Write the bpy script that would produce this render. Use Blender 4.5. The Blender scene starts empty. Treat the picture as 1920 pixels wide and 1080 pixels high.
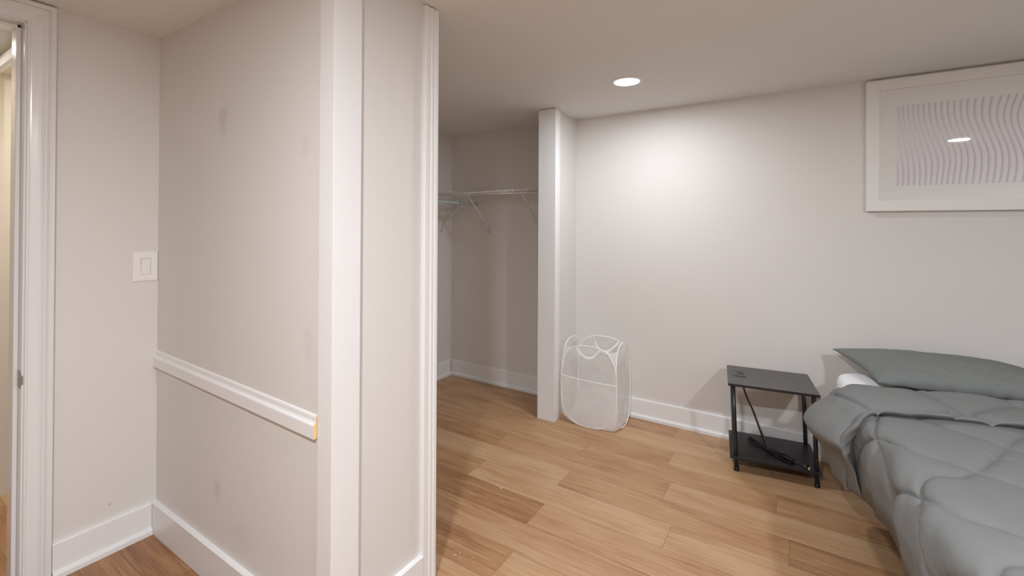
import bpy, bmesh, math, random
from mathutils import Vector, Matrix, noise
random.seed(7)
scene = bpy.context.scene
COL = scene.collection
PI = math.pi

# ------------------------------------------------------------------ camera
cam_data = bpy.data.cameras.new('camera')
cam = bpy.data.objects.new('camera', cam_data)
COL.objects.link(cam)
cam_data.sensor_fit = 'HORIZONTAL'
cam_data.sensor_width = 36.0
cam_data.lens = 844.8184 / 1920 * 36.0
cam_data.shift_y = -(540 - 421.2828) / 1920
cam_data.clip_start = 0.02
YAW, PITCH, ROLL = .5658, .0048, .0052
_f = Vector((-math.sin(YAW), math.cos(YAW), 0)); _r = Vector((math.cos(YAW), math.sin(YAW), 0)); _u = Vector((0, 0, 1))
_f2 = _f * math.cos(PITCH) + _u * math.sin(PITCH); _u2 = _u * math.cos(PITCH) - _f * math.sin(PITCH)
_r3 = _r * math.cos(ROLL) + _u2 * math.sin(ROLL); _u3 = _u2 * math.cos(ROLL) - _r * math.sin(ROLL)
M = Matrix((_r3, _u3, -_f2)).transposed().to_4x4()
M.translation = Vector((0, 0, 1.4))
cam.matrix_world = M
scene.camera = cam

# ------------------------------------------------------------------ world, exposure
world = bpy.data.worlds.new('world'); scene.world = world
world.use_nodes = True
world.node_tree.nodes['Background'].inputs[0].default_value = (1, .96, .9, 1)
world.node_tree.nodes['Background'].inputs[1].default_value = .05
vs = scene.view_settings
vs.view_transform = 'Standard'; vs.look = 'None'; vs.gamma = 1.0; vs.exposure = 0.0
vs.use_curve_mapping = False
scene.cycles.max_bounces = 14
scene.cycles.diffuse_bounces = 8
scene.cycles.transparent_max_bounces = 16

# room numbers (metres; x along the far wall, y into the room)
XL, YB, XC, YC, YW, ZC = -2.4916, .88, -1.2266, 1.345, 3.3203, 2.26
XCL = -2.789
XR, YR = 1.95, -2.3
PW = [14.3, 41.0, 52.0]
LIGHTS = [(-.854, 2.598), (1.30, .657), (-.34, -.24)]

# ------------------------------------------------------------------ helpers
def tag(o, label=None, cat=None, group=None, kind=None):
    if label: o['label'] = label
    if cat: o['category'] = cat
    if group: o['group'] = group
    if kind: o['kind'] = kind
    return o

def empty(name, loc=(0, 0, 0), rz=0.0):
    o = bpy.data.objects.new(name, None); COL.objects.link(o)
    o.empty_display_size = .05
    o.location = loc; o.rotation_euler = (0, 0, rz)
    return o

def link(name, bm, mat, parent=None, smooth=False, kind=None, label=None):
    bmesh.ops.recalc_face_normals(bm, faces=bm.faces[:])
    me = bpy.data.meshes.new(name); bm.to_mesh(me); bm.free()
    mats = mat if isinstance(mat, (list, tuple)) else [mat]
    for m in mats: me.materials.append(m)
    if smooth:
        for p in me.polygons: p.use_smooth = True
    o = bpy.data.objects.new(name, me); COL.objects.link(o)
    if parent is not None: o.parent = parent
    if kind: o['kind'] = kind
    if label: o['label'] = label
    return o

def nb(): return bmesh.new()

def box(bm, x0, x1, y0, y1, z0, z1, mi=0, bev=0.0):
    vs_ = [bm.verts.new((x, y, z)) for x in (x0, x1) for y in (y0, y1) for z in (z0, z1)]
    idx = [(0, 1, 3, 2), (4, 6, 7, 5), (0, 4, 5, 1), (2, 3, 7, 6), (0, 2, 6, 4), (1, 5, 7, 3)]
    fs = [bm.faces.new([vs_[i] for i in f]) for f in idx]
    for f in fs: f.material_index = mi
    if bev:
        ed = list({e for f in fs for e in f.edges})
        r = bmesh.ops.bevel(bm, geom=ed, offset=bev, segments=2, profile=.5, affect='EDGES')
        for f in r['faces']: f.material_index = mi
    return vs_

def tube(bm, pts, r, seg=8, closed=False, mi=0, caps=True):
    pts = [Vector(p) for p in pts]; n = len(pts); rings = []
    up = Vector((0, 0, 1)); prev = None
    for i, p in enumerate(pts):
        if closed: t = pts[(i + 1) % n] - pts[i - 1]
        else: t = pts[min(i + 1, n - 1)] - pts[max(i - 1, 0)]
        t.normalize()
        if prev is None:
            a = up if abs(t.dot(up)) < .9 else Vector((1, 0, 0))
            nrm = (a - t * a.dot(t)).normalized()
        else:
            nrm = (prev - t * prev.dot(t))
            nrm = nrm.normalized() if nrm.length > 1e-6 else prev
        prev = nrm; b = t.cross(nrm)
        rr = r[i] if isinstance(r, (list, tuple)) else r
        rings.append([bm.verts.new(p + (nrm * math.cos(2 * PI * k / seg) + b * math.sin(2 * PI * k / seg)) * rr) for k in range(seg)])
    m = n if closed else n - 1
    for i in range(m):
        A, B = rings[i], rings[(i + 1) % n]
        if closed and i == n - 1:
            # rotate the last ring to its best match
            best = min(range(seg), key=lambda s: (A[0].co - B[s].co).length)
            B = B[best:] + B[:best]
        for k in range(seg):
            f = bm.faces.new((A[k], A[(k + 1) % seg], B[(k + 1) % seg], B[k])); f.material_index = mi; f.smooth = True
    if not closed and caps:
        for R in (rings[0], rings[-1]):
            f = bm.faces.new(R); f.material_index = mi

def lathe(bm, prof, cx, cy, seg=40, mi=0):
    rings = []
    for r, z in prof:
        rings.append([bm.verts.new((cx + r * math.cos(2 * PI * k / seg), cy + r * math.sin(2 * PI * k / seg), z)) for k in range(seg)])
    for A, B in zip(rings, rings[1:]):
        for k in range(seg):
            f = bm.faces.new((A[k], A[(k + 1) % seg], B[(k + 1) % seg], B[k])); f.smooth = True; f.material_index = mi
    return rings

def profile_run(bm, prof, p0, p1, out, mi=0, endmat=None):
    """extrude a closed profile [(out distance, z)] from p0 to p1; out = unit xy normal off the wall"""
    o = Vector((out[0], out[1], 0))
    A = [bm.verts.new(Vector((p0[0], p0[1], 0)) + o * d + Vector((0, 0, z + (p0[2] if len(p0) > 2 else 0)))) for d, z in prof]
    B = [bm.verts.new(Vector((p1[0], p1[1], 0)) + o * d + Vector((0, 0, z + (p1[2] if len(p1) > 2 else 0)))) for d, z in prof]
    n = len(prof)
    for k in range(n):
        f = bm.faces.new((A[k], A[(k + 1) % n], B[(k + 1) % n], B[k])); f.material_index = mi
    f = bm.faces.new(A); f.material_index = mi if endmat is None else endmat
    f = bm.faces.new(B); f.material_index = mi if endmat is None else endmat

def grid(bm, P, nu, nv, mi=0, smooth=True):
    V = [[bm.verts.new(P[i][j]) for j in range(nv)] for i in range(nu)]
    for i in range(nu - 1):
        for j in range(nv - 1):
            f = bm.faces.new((V[i][j], V[i + 1][j], V[i + 1][j + 1], V[i][j + 1])); f.smooth = smooth; f.material_index = mi
    return V

def fbm(x, y, z=0., o=4):
    s = 0; a = .5; fr = 1.
    for _ in range(o):
        s += a * noise.noise(Vector((x * fr, y * fr, z * fr + 7.3 * _))); a *= .5; fr *= 2.05
    return s

# ------------------------------------------------------------------ materials
def mat(name, base, rough=.6, bump=0.0, bscale=60., var=0.0, vscale=3.0, metal=0., spec=.5, sheen=0., coat=0., stretch=(1, 1, 1), bdist=.002):
    m = bpy.data.materials.new(name); m.use_nodes = True
    nt = m.node_tree; N = nt.nodes; L = nt.links
    b = N['Principled BSDF']
    b.inputs['Base Color'].default_value = (*base, 1)
    b.inputs['Roughness'].default_value = rough
    b.inputs['Metallic'].default_value = metal
    b.inputs['Specular IOR Level'].default_value = spec
    b.inputs['Sheen Weight'].default_value = sheen
    b.inputs['Coat Weight'].default_value = coat
    tc = N.new('ShaderNodeTexCoord'); mp = N.new('ShaderNodeMapping')
    mp.inputs['Scale'].default_value = stretch
    L.new(tc.outputs['Object'], mp.inputs['Vector'])
    n2 = N.new('ShaderNodeTexNoise'); n2.inputs['Scale'].default_value = vscale; n2.inputs['Detail'].default_value = 4
    L.new(mp.outputs[0], n2.inputs['Vector'])
    mx = N.new('ShaderNodeMix'); mx.data_type = 'RGBA'; mx.blend_type = 'MIX'
    mx.inputs['A'].default_value = (*[max(0, c * (1 - var)) for c in base], 1)
    mx.inputs['B'].default_value = (*[min(1, c * (1 + var)) for c in base], 1)
    L.new(n2.outputs['Fac'], mx.inputs['Factor']); L.new(mx.outputs['Result'], b.inputs['Base Color'])
    if bump:
        n1 = N.new('ShaderNodeTexNoise'); n1.inputs['Scale'].default_value = bscale; n1.inputs['Detail'].default_value = 3
        L.new(mp.outputs[0], n1.inputs['Vector'])
        bp = N.new('ShaderNodeBump'); bp.inputs['Strength'].default_value = bump; bp.inputs['Distance'].default_value = bdist
        L.new(n1.outputs['Fac'], bp.inputs['Height']); L.new(bp.outputs[0], b.inputs['Normal'])
    m['b'] = 1
    return m

WALLC = (.68, .658, .635)
m_wall = mat('wall_paint', WALLC, .62, .12, 90, .012, 2.0)
m_ceil = mat('ceiling_paint', (.73, .73, .715), .7, .10, 70, .01, 2)
m_trim = mat('white_trim_paint', (.77, .77, .77), .32, .05, 25, .015, 4)
m_trim_rough = mat('white_trim_paint_layered', (.72, .72, .725), .22, .25, 18, .02, 5, stretch=(1, 1, .15))
m_raw = mat('raw_wood_end', (.75, .55, .28), .7, .2, 200, .1, 40)
m_hallwall = mat('hall_wall_paint', (.62, .57, .50), .65, .1, 80, .01)
m_hallceil = mat('hall_ceiling_paint', (.66, .60, .48), .7, .1, 60, .01)
m_plastic = mat('white_switch_plastic', (.80, .79, .78), .25, 0, 1, .005)
m_black = mat('black_laminate', (.018, .016, .019), .38, .08, 250, .15, 30)
m_tabletop = mat('black_laminate_top_painted_sheen', (.085, .076, .078), .42, .12, 300, .15, 30)  # sheen on the black top is put into this lighter grey base colour
m_blackmetal = mat('black_painted_tube', (.022, .020, .026), .3, 0, 1, .05)
m_rubber = mat('black_cord_rubber', (.010, .010, .012), .35, 0, 1, .1)
m_brass = mat('brass_prongs', (.85, .62, .36), .25, 0, 1, .05, metal=1)
m_steel = mat('worn_steel', (.35, .33, .30), .35, .2, 120, .3, 60, metal=1)
m_wire = mat('white_vinyl_wire', (.80, .79, .78), .35, 0, 1, .01)
m_rod = mat('pale_enamelled_rod', (.68, .74, .76), .28, 0, 1, .01)
m_clear = mat('grey_plastic_hook', (.50, .55, .56), .3, 0, 1, .05)
m_sheet = mat('white_cotton_sheet', (.82, .82, .83), .85, .25, 14, .01, 3, sheen=.2, bdist=.01)
m_base = mat('black_bed_frame', (.03, .03, .03), .5, 0, 1, .1)
m_frame = mat('white_satin_frame', (.76, .755, .74), .42, .05, 120, .01, 6)
m_mat = mat('white_picture_mount', (.92, .915, .90), .85, .05, 300, .01, 6)
m_screw = mat('dark_screw_hole', (.05, .05, .05), .6, 0, 1, .1)
m_ring = mat('white_lamp_trim', (.82, .82, .82), .4, 0, 1, .01)
m_crumb = mat('plaster_crumb', (.78, .72, .62), .9, 0, 1, .1, 60)
m_ink = mat('dark_panel_print', (.004, .004, .005), .3, 0, 1, .1)
m_led = mat('outlet_panel_face', (.03, .03, .035), .18, 0, 1, .1)

def scuffed(src, name, spots):
    """wall paint with soft brownish patches: spots = [(x, z, rx, rz, strength)] in the plane of a y=const wall"""
    m = src.copy(); m.name = name
    nt = m.node_tree; N = nt.nodes; L = nt.links; b = N['Principled BSDF']
    prev = b.inputs['Base Color'].links[0].from_socket
    tc = N.new('ShaderNodeTexCoord'); ns = N.new('ShaderNodeTexNoise'); ns.inputs['Scale'].default_value = 22; ns.inputs['Detail'].default_value = 5
    L.new(tc.outputs['Object'], ns.inputs['Vector'])
    for (x, y, z, rx, ry, rz, st) in spots:
        mp = N.new('ShaderNodeMapping'); mp.inputs['Location'].default_value = (-x / rx, -y / ry, -z / rz); mp.inputs['Scale'].default_value = (1 / rx, 1 / ry, 1 / rz)
        L.new(tc.outputs['Object'], mp.inputs['Vector'])
        ln = N.new('ShaderNodeVectorMath'); ln.operation = 'LENGTH'; L.new(mp.outputs[0], ln.inputs[0])
        ad = N.new('ShaderNodeMath'); ad.operation = 'MULTIPLY_ADD'; L.new(ns.outputs['Fac'], ad.inputs[0]); ad.inputs[1].default_value = 1.6
        L.new(ln.outputs['Value'], ad.inputs[2])
        mr = N.new('ShaderNodeMapRange'); mr.inputs['From Min'].default_value = 1.9; mr.inputs['From Max'].default_value = 1.0
        mr.inputs['To Max'].default_value = st; L.new(ad.outputs[0], mr.inputs['Value'])
        mx = N.new('ShaderNodeMix'); mx.data_type = 'RGBA'
        L.new(mr.outputs[0], mx.inputs['Factor']); L.new(prev, mx.inputs['A']); mx.inputs['B'].default_value = (.34, .27, .18, 1)
        prev = mx.outputs['Result']
    L.new(prev, b.inputs['Base Color'])
    return m

def floor_material():
    m = bpy.data.materials.new('wood_plank_floor'); m.use_nodes = True
    nt = m.node_tree; N = nt.nodes; L = nt.links; b = N['Principled BSDF']
    tone = N.new('ShaderNodeAttribute'); tone.attribute_name = 'tone'
    tc = N.new('ShaderNodeTexCoord')
    off = N.new('ShaderNodeCombineXYZ')
    seed = N.new('ShaderNodeAttribute'); seed.attribute_name = 'seed'
    L.new(seed.outputs['Fac'], off.inputs['X']); L.new(seed.outputs['Fac'], off.inputs['Z'])
    va = N.new('ShaderNodeVectorMath'); va.operation = 'ADD'; L.new(tc.outputs['Object'], va.inputs[0]); L.new(off.outputs[0], va.inputs[1])
    def nz(scale, sx, sy, det=5, rough=.6, dist=0.):
        mp = N.new('ShaderNodeMapping'); mp.inputs['Scale'].default_value = (sx, sy, 1); L.new(va.outputs[0], mp.inputs['Vector'])
        n = N.new('ShaderNodeTexNoise'); n.inputs['Scale'].default_value = scale; n.inputs['Detail'].default_value = det
        n.inputs['Roughness'].default_value = rough; n.inputs['Distortion'].default_value = dist
        L.new(mp.outputs[0], n.inputs['Vector']); return n.outputs['Fac']
    broad = nz(1.6, 1, 5, 4, .55, .6)
    streak = nz(3.0, 1, 22, 6, .65, .5)
    fine = nz(9.0, 1, 40, 4, .6)
    blot = nz(6.0, 1, 1.6, 3, .5)
    def madd(a, k, c):
        x = N.new('ShaderNodeMath'); x.operation = 'MULTIPLY_ADD'; L.new(a, x.inputs[0]); x.inputs[1].default_value = k
        if isinstance(c, float): x.inputs[2].default_value = c
        else: L.new(c, x.inputs[2])
        return x.outputs[0]
    v = madd(tone.outputs['Fac'], .56, -.66)
    v = madd(broad, .80, v); v = madd(streak, .95, v); v = madd(fine, .25, v); v = madd(blot, .20, v)
    cr = N.new('ShaderNodeValToRGB'); L.new(v, cr.inputs['Fac'])
    e = cr.color_ramp.elements
    e[0].position = 0.0; e[0].color = (.105, .038, .014, 1)
    e[1].position = 1.0; e[1].color = (.52, .335, .19, 1)
    for p, c in ((.22, (.20, .082, .032, 1)), (.45, (.315, .155, .067, 1)), (.68, (.43, .242, .120, 1))):
        x = e.new(p); x.color = c
    # fine dark pore lines
    pr = N.new('ShaderNodeMapRange'); pr.inputs['From Min'].default_value = .62; pr.inputs['From Max'].default_value = .78
    L.new(nz(14, 1, 60, 3, .7), pr.inputs['Value'])
    pk = N.new('ShaderNodeMath'); pk.operation = 'MULTIPLY'; L.new(pr.outputs[0], pk.inputs[0]); pk.inputs[1].default_value = .45
    mx = N.new('ShaderNodeMix'); mx.data_type = 'RGBA'; mx.blend_type = 'MULTIPLY'
    L.new(pk.outputs[0], mx.inputs['Factor']); L.new(cr.outputs['Color'], mx.inputs['A']); mx.inputs['B'].default_value = (.55, .45, .38, 1)
    # pale dusty scuffs
    ds = N.new('ShaderNodeMapRange'); ds.inputs['From Min'].default_value = .60; ds.inputs['From Max'].default_value = .80; ds.inputs['To Max'].default_value = .22
    mp = N.new('ShaderNodeMapping'); mp.inputs['Scale'].default_value = (1.2, 2.2, 1); L.new(tc.outputs['Object'], mp.inputs['Vector'])
    nd = N.new('ShaderNodeTexNoise'); nd.inputs['Scale'].default_value = 2.6; nd.inputs['Detail'].default_value = 7; nd.inputs['Roughness'].default_value = .7
    L.new(mp.outputs[0], nd.inputs['Vector']); L.new(nd.outputs['Fac'], ds.inputs['Value'])
    m2 = N.new('ShaderNodeMix'); m2.data_type = 'RGBA'
    L.new(ds.outputs[0], m2.inputs['Factor']); L.new(mx.outputs['Result'], m2.inputs['A']); m2.inputs['B'].default_value = (.52, .44, .36, 1)
    L.new(m2.outputs['Result'], b.inputs['Base Color'])
    rr = N.new('ShaderNodeMapRange'); rr.inputs['To Min'].default_value = .30; rr.inputs['To Max'].default_value = .46
    L.new(streak, rr.inputs['Value']); L.new(rr.outputs[0], b.inputs['Roughness'])
    b.inputs['Specular IOR Level'].default_value = .5
    bp = N.new('ShaderNodeBump'); bp.inputs['Strength'].default_value = .25; bp.inputs['Distance'].default_value = .001
    L.new(fine, bp.inputs['Height']); L.new(bp.outputs[0], b.inputs['Normal'])
    return m
m_floor = floor_material()
m_gap = mat('plank_joint', (.15, .075, .033), .7)

def mesh_fabric(name, opacity, col=(.80, .79, .79)):
    m = bpy.data.materials.new(name); m.use_nodes = True
    nt = m.node_tree; N = nt.nodes; L = nt.links
    out = N['Material Output']; b = N['Principled BSDF']
    b.inputs['Base Color'].default_value = (*col, 1); b.inputs['Roughness'].default_value = .6
    tl = N.new('ShaderNodeBsdfTranslucent'); tl.inputs['Color'].default_value = (*col, 1)
    m1 = N.new('ShaderNodeMixShader'); m1.inputs[0].default_value = .4
    L.new(b.outputs[0], m1.inputs[1]); L.new(tl.outputs[0], m1.inputs[2])
    tr = N.new('ShaderNodeBsdfTransparent')
    m2 = N.new('ShaderNodeMixShader')
    tc = N.new('ShaderNodeTexCoord'); n = N.new('ShaderNodeTexNoise'); n.inputs['Scale'].default_value = 9
    L.new(tc.outputs['Object'], n.inputs['Vector'])
    mr = N.new('ShaderNodeMapRange'); mr.inputs['From Min'].default_value = .3; mr.inputs['From Max'].default_value = .7
    mr.inputs['To Min'].default_value = opacity - .07; mr.inputs['To Max'].default_value = opacity + .07
    L.new(n.outputs['Fac'], mr.inputs['Value']); L.new(mr.outputs[0], m2.inputs[0])
    L.new(tr.outputs[0], m2.inputs[1]); L.new(m1.outputs[0], m2.inputs[2]); L.new(m2.outputs[0], out.inputs['Surface'])
    return m
m_net = mesh_fabric('white_nylon_netting', .34, (.93, .925, .92))
m_net2 = mesh_fabric('white_nylon_pocket_netting', .45, (.93, .925, .92))
m_gusset = mesh_fabric('white_nylon_corner_cloth', .80, (.93, .925, .92))
m_band = mat('white_nylon_binding', (.92, .92, .92), .5, .2, 300, .02, 50)

def cloth_mat(name, base, fine=900, crease=.35):
    m = mat(name, base, .9, 0, 1, .05, 5, sheen=.0, spec=.2)
    nt = m.node_tree; N = nt.nodes; L = nt.links; b = N['Principled BSDF']
    b.inputs['Sheen Roughness'].default_value = .5
    tc = N.new('ShaderNodeTexCoord'); n = N.new('ShaderNodeTexNoise'); n.inputs['Scale'].default_value = 16; n.inputs['Detail'].default_value = 6
    n.inputs['Distortion'].default_value = .1
    L.new(tc.outputs['Object'], n.inputs['Vector'])
    bp = N.new('ShaderNodeBump'); bp.inputs['Strength'].default_value = crease; bp.inputs['Distance'].default_value = .006
    L.new(n.outputs['Fac'], bp.inputs['Height'])
    L.new(bp.outputs[0], b.inputs['Normal'])
    return m
m_quilt = cloth_mat('grey_green_quilt_cloth', (.190, .194, .191), crease=.15)
m_pillow = cloth_mat('grey_green_pillowcase', (.185, .198, .190), crease=.15)

def art_material():
    m = bpy.data.materials.new('wavy_sand_print'); m.use_nodes = True
    nt = m.node_tree; N = nt.nodes; L = nt.links; b = N['Principled BSDF']
    tc = N.new('ShaderNodeTexCoord'); sp = N.new('ShaderNodeSeparateXYZ'); L.new(tc.outputs['Object'], sp.inputs[0])
    def math_(op, a, bb=None, c=None):
        x = N.new('ShaderNodeMath'); x.operation = op
        for i, q in enumerate((a, bb, c)):
            if q is None: continue
            if isinstance(q, (int, float)): x.inputs[i].default_value = q
            else: L.new(q, x.inputs[i])
        return x.outputs[0]
    X, Z = sp.outputs['X'], sp.outputs['Z']     # metres from the print's lower left corner
    amp = math_('MULTIPLY_ADD', X, .036, .006)
    s1 = math_('SINE', math_('ADD', math_('MULTIPLY', Z, 15.0), math_('MULTIPLY_ADD', X, 2.2, 1.9)))
    w = math_('MULTIPLY', s1, amp)
    ns = N.new('ShaderNodeTexNoise'); ns.inputs['Scale'].default_value = 3.2; ns.inputs['Detail'].default_value = 1
    mp = N.new('ShaderNodeMapping'); mp.inputs['Scale'].default_value = (1, 1, .8); L.new(tc.outputs['Object'], mp.inputs['Vector']); L.new(mp.outputs[0], ns.inputs['Vector'])
    w2 = math_('MULTIPLY_ADD', ns.outputs['Fac'], .06, w)
    lean = math_('MULTIPLY_ADD', Z, .10, w2)
    xx = math_('ADD', X, lean)
    dens = math_('MULTIPLY_ADD', xx, -9.0, 46.0)
    ph = math_('FRACT', math_('MULTIPLY', xx, dens))
    cr = N.new('ShaderNodeValToRGB'); L.new(ph, cr.inputs['Fac'])
    e = cr.color_ramp.elements
    e[0].position = 0; e[0].color = (.58, .56, .60, 1)
    e[1].position = 1; e[1].color = (.66, .64, .67, 1)
    for p, c in ((.14, (.80, .78, .82, 1)), (.45, (.93, .91, .94, 1)), (.80, (.90, .88, .91, 1)), (.96, (.68, .66, .70, 1))):
        x = e.new(p); x.color = c
    # relief fades in a band through the upper left
    n3 = N.new('ShaderNodeTexNoise'); n3.inputs['Scale'].default_value = 5; L.new(tc.outputs['Object'], n3.inputs['Vector'])
    zb = math_('ABSOLUTE', math_('SUBTRACT', Z, .27))
    fade = math_('MULTIPLY_ADD', zb, 4.2, math_('MULTIPLY_ADD', X, 1.9, -.18))
    fade = math_('MULTIPLY_ADD', n3.outputs['Fac'], .3, fade)
    cl = N.new('ShaderNodeClamp'); L.new(fade, cl.inputs[0]); cl.inputs['Min'].default_value = .12
    mx = N.new('ShaderNodeMix'); mx.data_type = 'RGBA'; L.new(cl.outputs[0], mx.inputs['Factor'])
    mx.inputs['A'].default_value = (.88, .86, .89, 1); L.new(cr.outputs['Color'], mx.inputs['B'])
    L.new(mx.outputs['Result'], b.inputs['Base Color'])
    b.inputs['Roughness'].default_value = .9
    return m
m_art = art_material()

def glass_mat():
    m = bpy.data.materials.new('picture_glass'); m.use_nodes = True
    nt = m.node_tree; N = nt.nodes; L = nt.links
    out = N['Material Output']; N.remove(N['Principled BSDF'])
    g = N.new('ShaderNodeBsdfGlossy'); g.inputs['Roughness'].default_value = .015
    t = N.new('ShaderNodeBsdfTransparent'); fr = N.new('ShaderNodeFresnel'); fr.inputs['IOR'].default_value = 1.33
    mx = N.new('ShaderNodeMixShader'); L.new(fr.outputs[0], mx.inputs[0]); L.new(t.outputs[0], mx.inputs[1]); L.new(g.outputs[0], mx.inputs[2])
    L.new(mx.outputs[0], out.inputs['Surface'])
    return m
m_glass = glass_mat()

def emit(name, col, st):
    m = bpy.data.materials.new(name); m.use_nodes = True
    b = m.node_tree.nodes['Principled BSDF']
    b.inputs['Base Color'].default_value = (.8, .8, .8, 1)
    b.inputs['Emission Color'].default_value = (*col, 1); b.inputs['Emission Strength'].default_value = st
    return m
m_lamp = emit('lit_lamp_diffuser', (1, .97, .92), 4.0)

# ------------------------------------------------------------------ floor
def build_floor():
    W, Y0, LEN = .1835, 2.02, 1.22
    joints = {-3: (-1.035, .30, .74), -1: (-1.08, .12, .56), 0: (-1.575, .26, .80), 1: (-1.10, .74, .52),
              2: (-1.65, .30, .60), 3: (-1.137, .62, .42), 4: (-.65, .66, .60), 5: (-1.35, .55, .70), 6: (-.70, .50, .46)}
    extra = {1: {1: .70, 2: .30}, 2: {1: .36, 2: .74}, 3: {1: .42, 2: .48}, 0: {1: .66}, 4: {1: .56}, -1: {1: .6}}
    fixed = {1: [-1.10, -.03], 2: [-1.65, -.59], 3: [-1.137, -.09], 0: [-1.575, -.5]}
    tones = {(1, 0): .74, (1, 1): .50, (1, 2): .24, (2, 0): .30, (2, 1): .42, (2, 2): .80, (3, 0): .60, (3, 1): .44, (3, 2): .40,
             (0, 0): .26, (0, 1): .80, (0, 2): .66, (-1, 0): .10, (-1, 1): .58, (-3, 0): .28, (-3, 1): .74, (4, 0): .46, (4, 1): .74,
             (5, 1): .84, (6, 0): .30, (6, 1): .46, (-2, 0): .50, (-2, 1): .62}
    bm = nb()
    tl = bm.faces.layers.float.new('tone'); sl = bm.faces.layers.float.new('seed')
    x0, x1, y0, y1 = -3.9, XR + .1, YR - .1, YW + .1
    k0 = math.floor((y0 - Y0) / W); k1 = math.ceil((y1 - Y0) / W)
    rnd = random.Random(11); g = .0006
    for k in range(k0, k1):
        if k in fixed: js = list(fixed[k])
        elif k in joints: js = [joints[k][0]]
        else: js = [-1.2 + rnd.uniform(0, LEN)]
        first = js[0]
        while js[-1] < x1: js.append(js[-1] + LEN)
        pre = []; q = first
        while q > x0: q -= LEN; pre.insert(0, q)
        allx = pre + js; n0 = len(pre)          # segment index 0 ends at js[0]
        for i in range(len(allx) - 1):
            a, b_ = max(allx[i], x0), min(allx[i + 1], x1)
            if b_ <= a: continue
            idx = i - n0 + 1
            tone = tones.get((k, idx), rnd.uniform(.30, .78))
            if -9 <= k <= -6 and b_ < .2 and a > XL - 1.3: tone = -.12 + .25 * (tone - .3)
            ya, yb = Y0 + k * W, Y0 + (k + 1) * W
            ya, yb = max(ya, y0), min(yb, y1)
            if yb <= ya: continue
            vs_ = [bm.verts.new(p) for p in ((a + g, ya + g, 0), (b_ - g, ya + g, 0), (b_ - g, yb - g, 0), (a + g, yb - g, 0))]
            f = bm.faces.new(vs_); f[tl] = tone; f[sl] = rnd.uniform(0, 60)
    vb = [bm.verts.new(p) for p in ((x0, y0, -.0012), (x1, y0, -.0012), (x1, y1, -.0012), (x0, y1, -.0012))]
    f = bm.faces.new(vb); f.material_index = 1
    me = bpy.data.meshes.new('floor'); bm.to_mesh(me); bm.free()
    me.materials.append(m_floor); me.materials.append(m_gap)
    o = bpy.data.objects.new('floor', me); COL.objects.link(o); o['kind'] = 'structure'
build_floor()

# ------------------------------------------------------------------ shell
def struct(name, fn, m, smooth=False, label=None):
    bm = nb(); fn(bm); return link(name, bm, m, None, smooth, 'structure', label)

T = .11
struct('ceiling', lambda b: box(b, -3.9, XR + .1, YR - .1, YW + .1, ZC, ZC + .1), m_ceil)
struct('wall_back', lambda b: box(b, XCL - .1, XR + .1, YW, YW + .1, 0, ZC), m_wall)
struct('wall_right', lambda b: box(b, XR, XR + .1, YR, YW, 0, ZC), m_wall)
struct('wall_rear', lambda b: box(b, -3.6, XR + .1, YR - .1, YR, 0, ZC), m_wall)
m_wallL = scuffed(m_wall, 'wall_paint_marked', [(XL, .715, .20, .5, .007, .006, .8)])
DOOR_Y0, DOOR_Y1, DOOR_Z = -.40, .455, 2.175
def wl(b):
    box(b, XL - T, XL, DOOR_Y1, YB + .1, 0, ZC)
    box(b, XL - T, XL, YR, DOOR_Y0, 0, ZC)
    box(b, XL - T, XL, DOOR_Y0, DOOR_Y1, DOOR_Z, ZC)
struct('wall_left', wl, m_wallL)
m_wallB = scuffed(m_wall, 'wall_paint_scuffed', [(-1.90, YB, 1.82, .045, .5, .08, .24), (-1.92, YB, .36, .035, .5, .06, .22), (-1.36, YB, 1.66, .025, .5, .04, .12),
                                                 (-1.34, YB, 1.02, .03, .5, .09, .10), (-1.75, YB, .25, .10, .5, .06, .10)])
struct('wall_entry', lambda b: box(b, XL, XC, YB, YB + .12, 0, ZC), m_wallB)
struct('wall_closet_side', lambda b: box(b, XC - .115, XC, YB + .12, YC - .02, 0, ZC), m_wall)
struct('wall_closet_left', lambda b: box(b, XCL - .1, XCL, YB + .12, YW, 0, ZC), m_wall)
struct('wall_closet_stub', lambda b: box(b, -1.600, -1.500, 2.915, YW, 0, ZC), m_wall)

# moulding profiles (out, z)
BASE_SHOE = [(0, 0), (.030, 0), (.030, .018), (.026, .026), (.016, .030), (.016, .134), (.013, .139), (0, .139)]
BASE_PLAIN = [(0, 0), (.020, 0), (.020, .137), (.018, .139), (0, .139)]
def run(name, prof, p0, p1, out, m=m_trim, mats=None, endmat=None):
    bm = nb(); profile_run(bm, prof, p0, p1, out, 0, endmat)
    return link(name, bm, mats or m, None, False, 'structure')
run('baseboard_back', BASE_SHOE, (-1.500, YW), (XR, YW), (0, -1))
run('baseboard_closet_back', BASE_SHOE, (XCL + .002, YW), (-1.602, YW), (0, -1))
run('baseboard_closet_left', BASE_SHOE, (XCL, YB + .13), (XCL, YW - .031), (1, 0))
run('baseboard_left', BASE_SHOE, (XL, .536), (XL, YB - .021), (1, 0))
run('baseboard_entry', BASE_PLAIN, (XL + .001, YB), (XC - .052, YB), (0, -1))
run('baseboard_closet_side', BASE_PLAIN, (XC, YB + .108), (XC, 1.281), (1, 0))
run('baseboard_right', BASE_SHOE, (XR, YR), (XR, YW - .031), (-1, 0))

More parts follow.
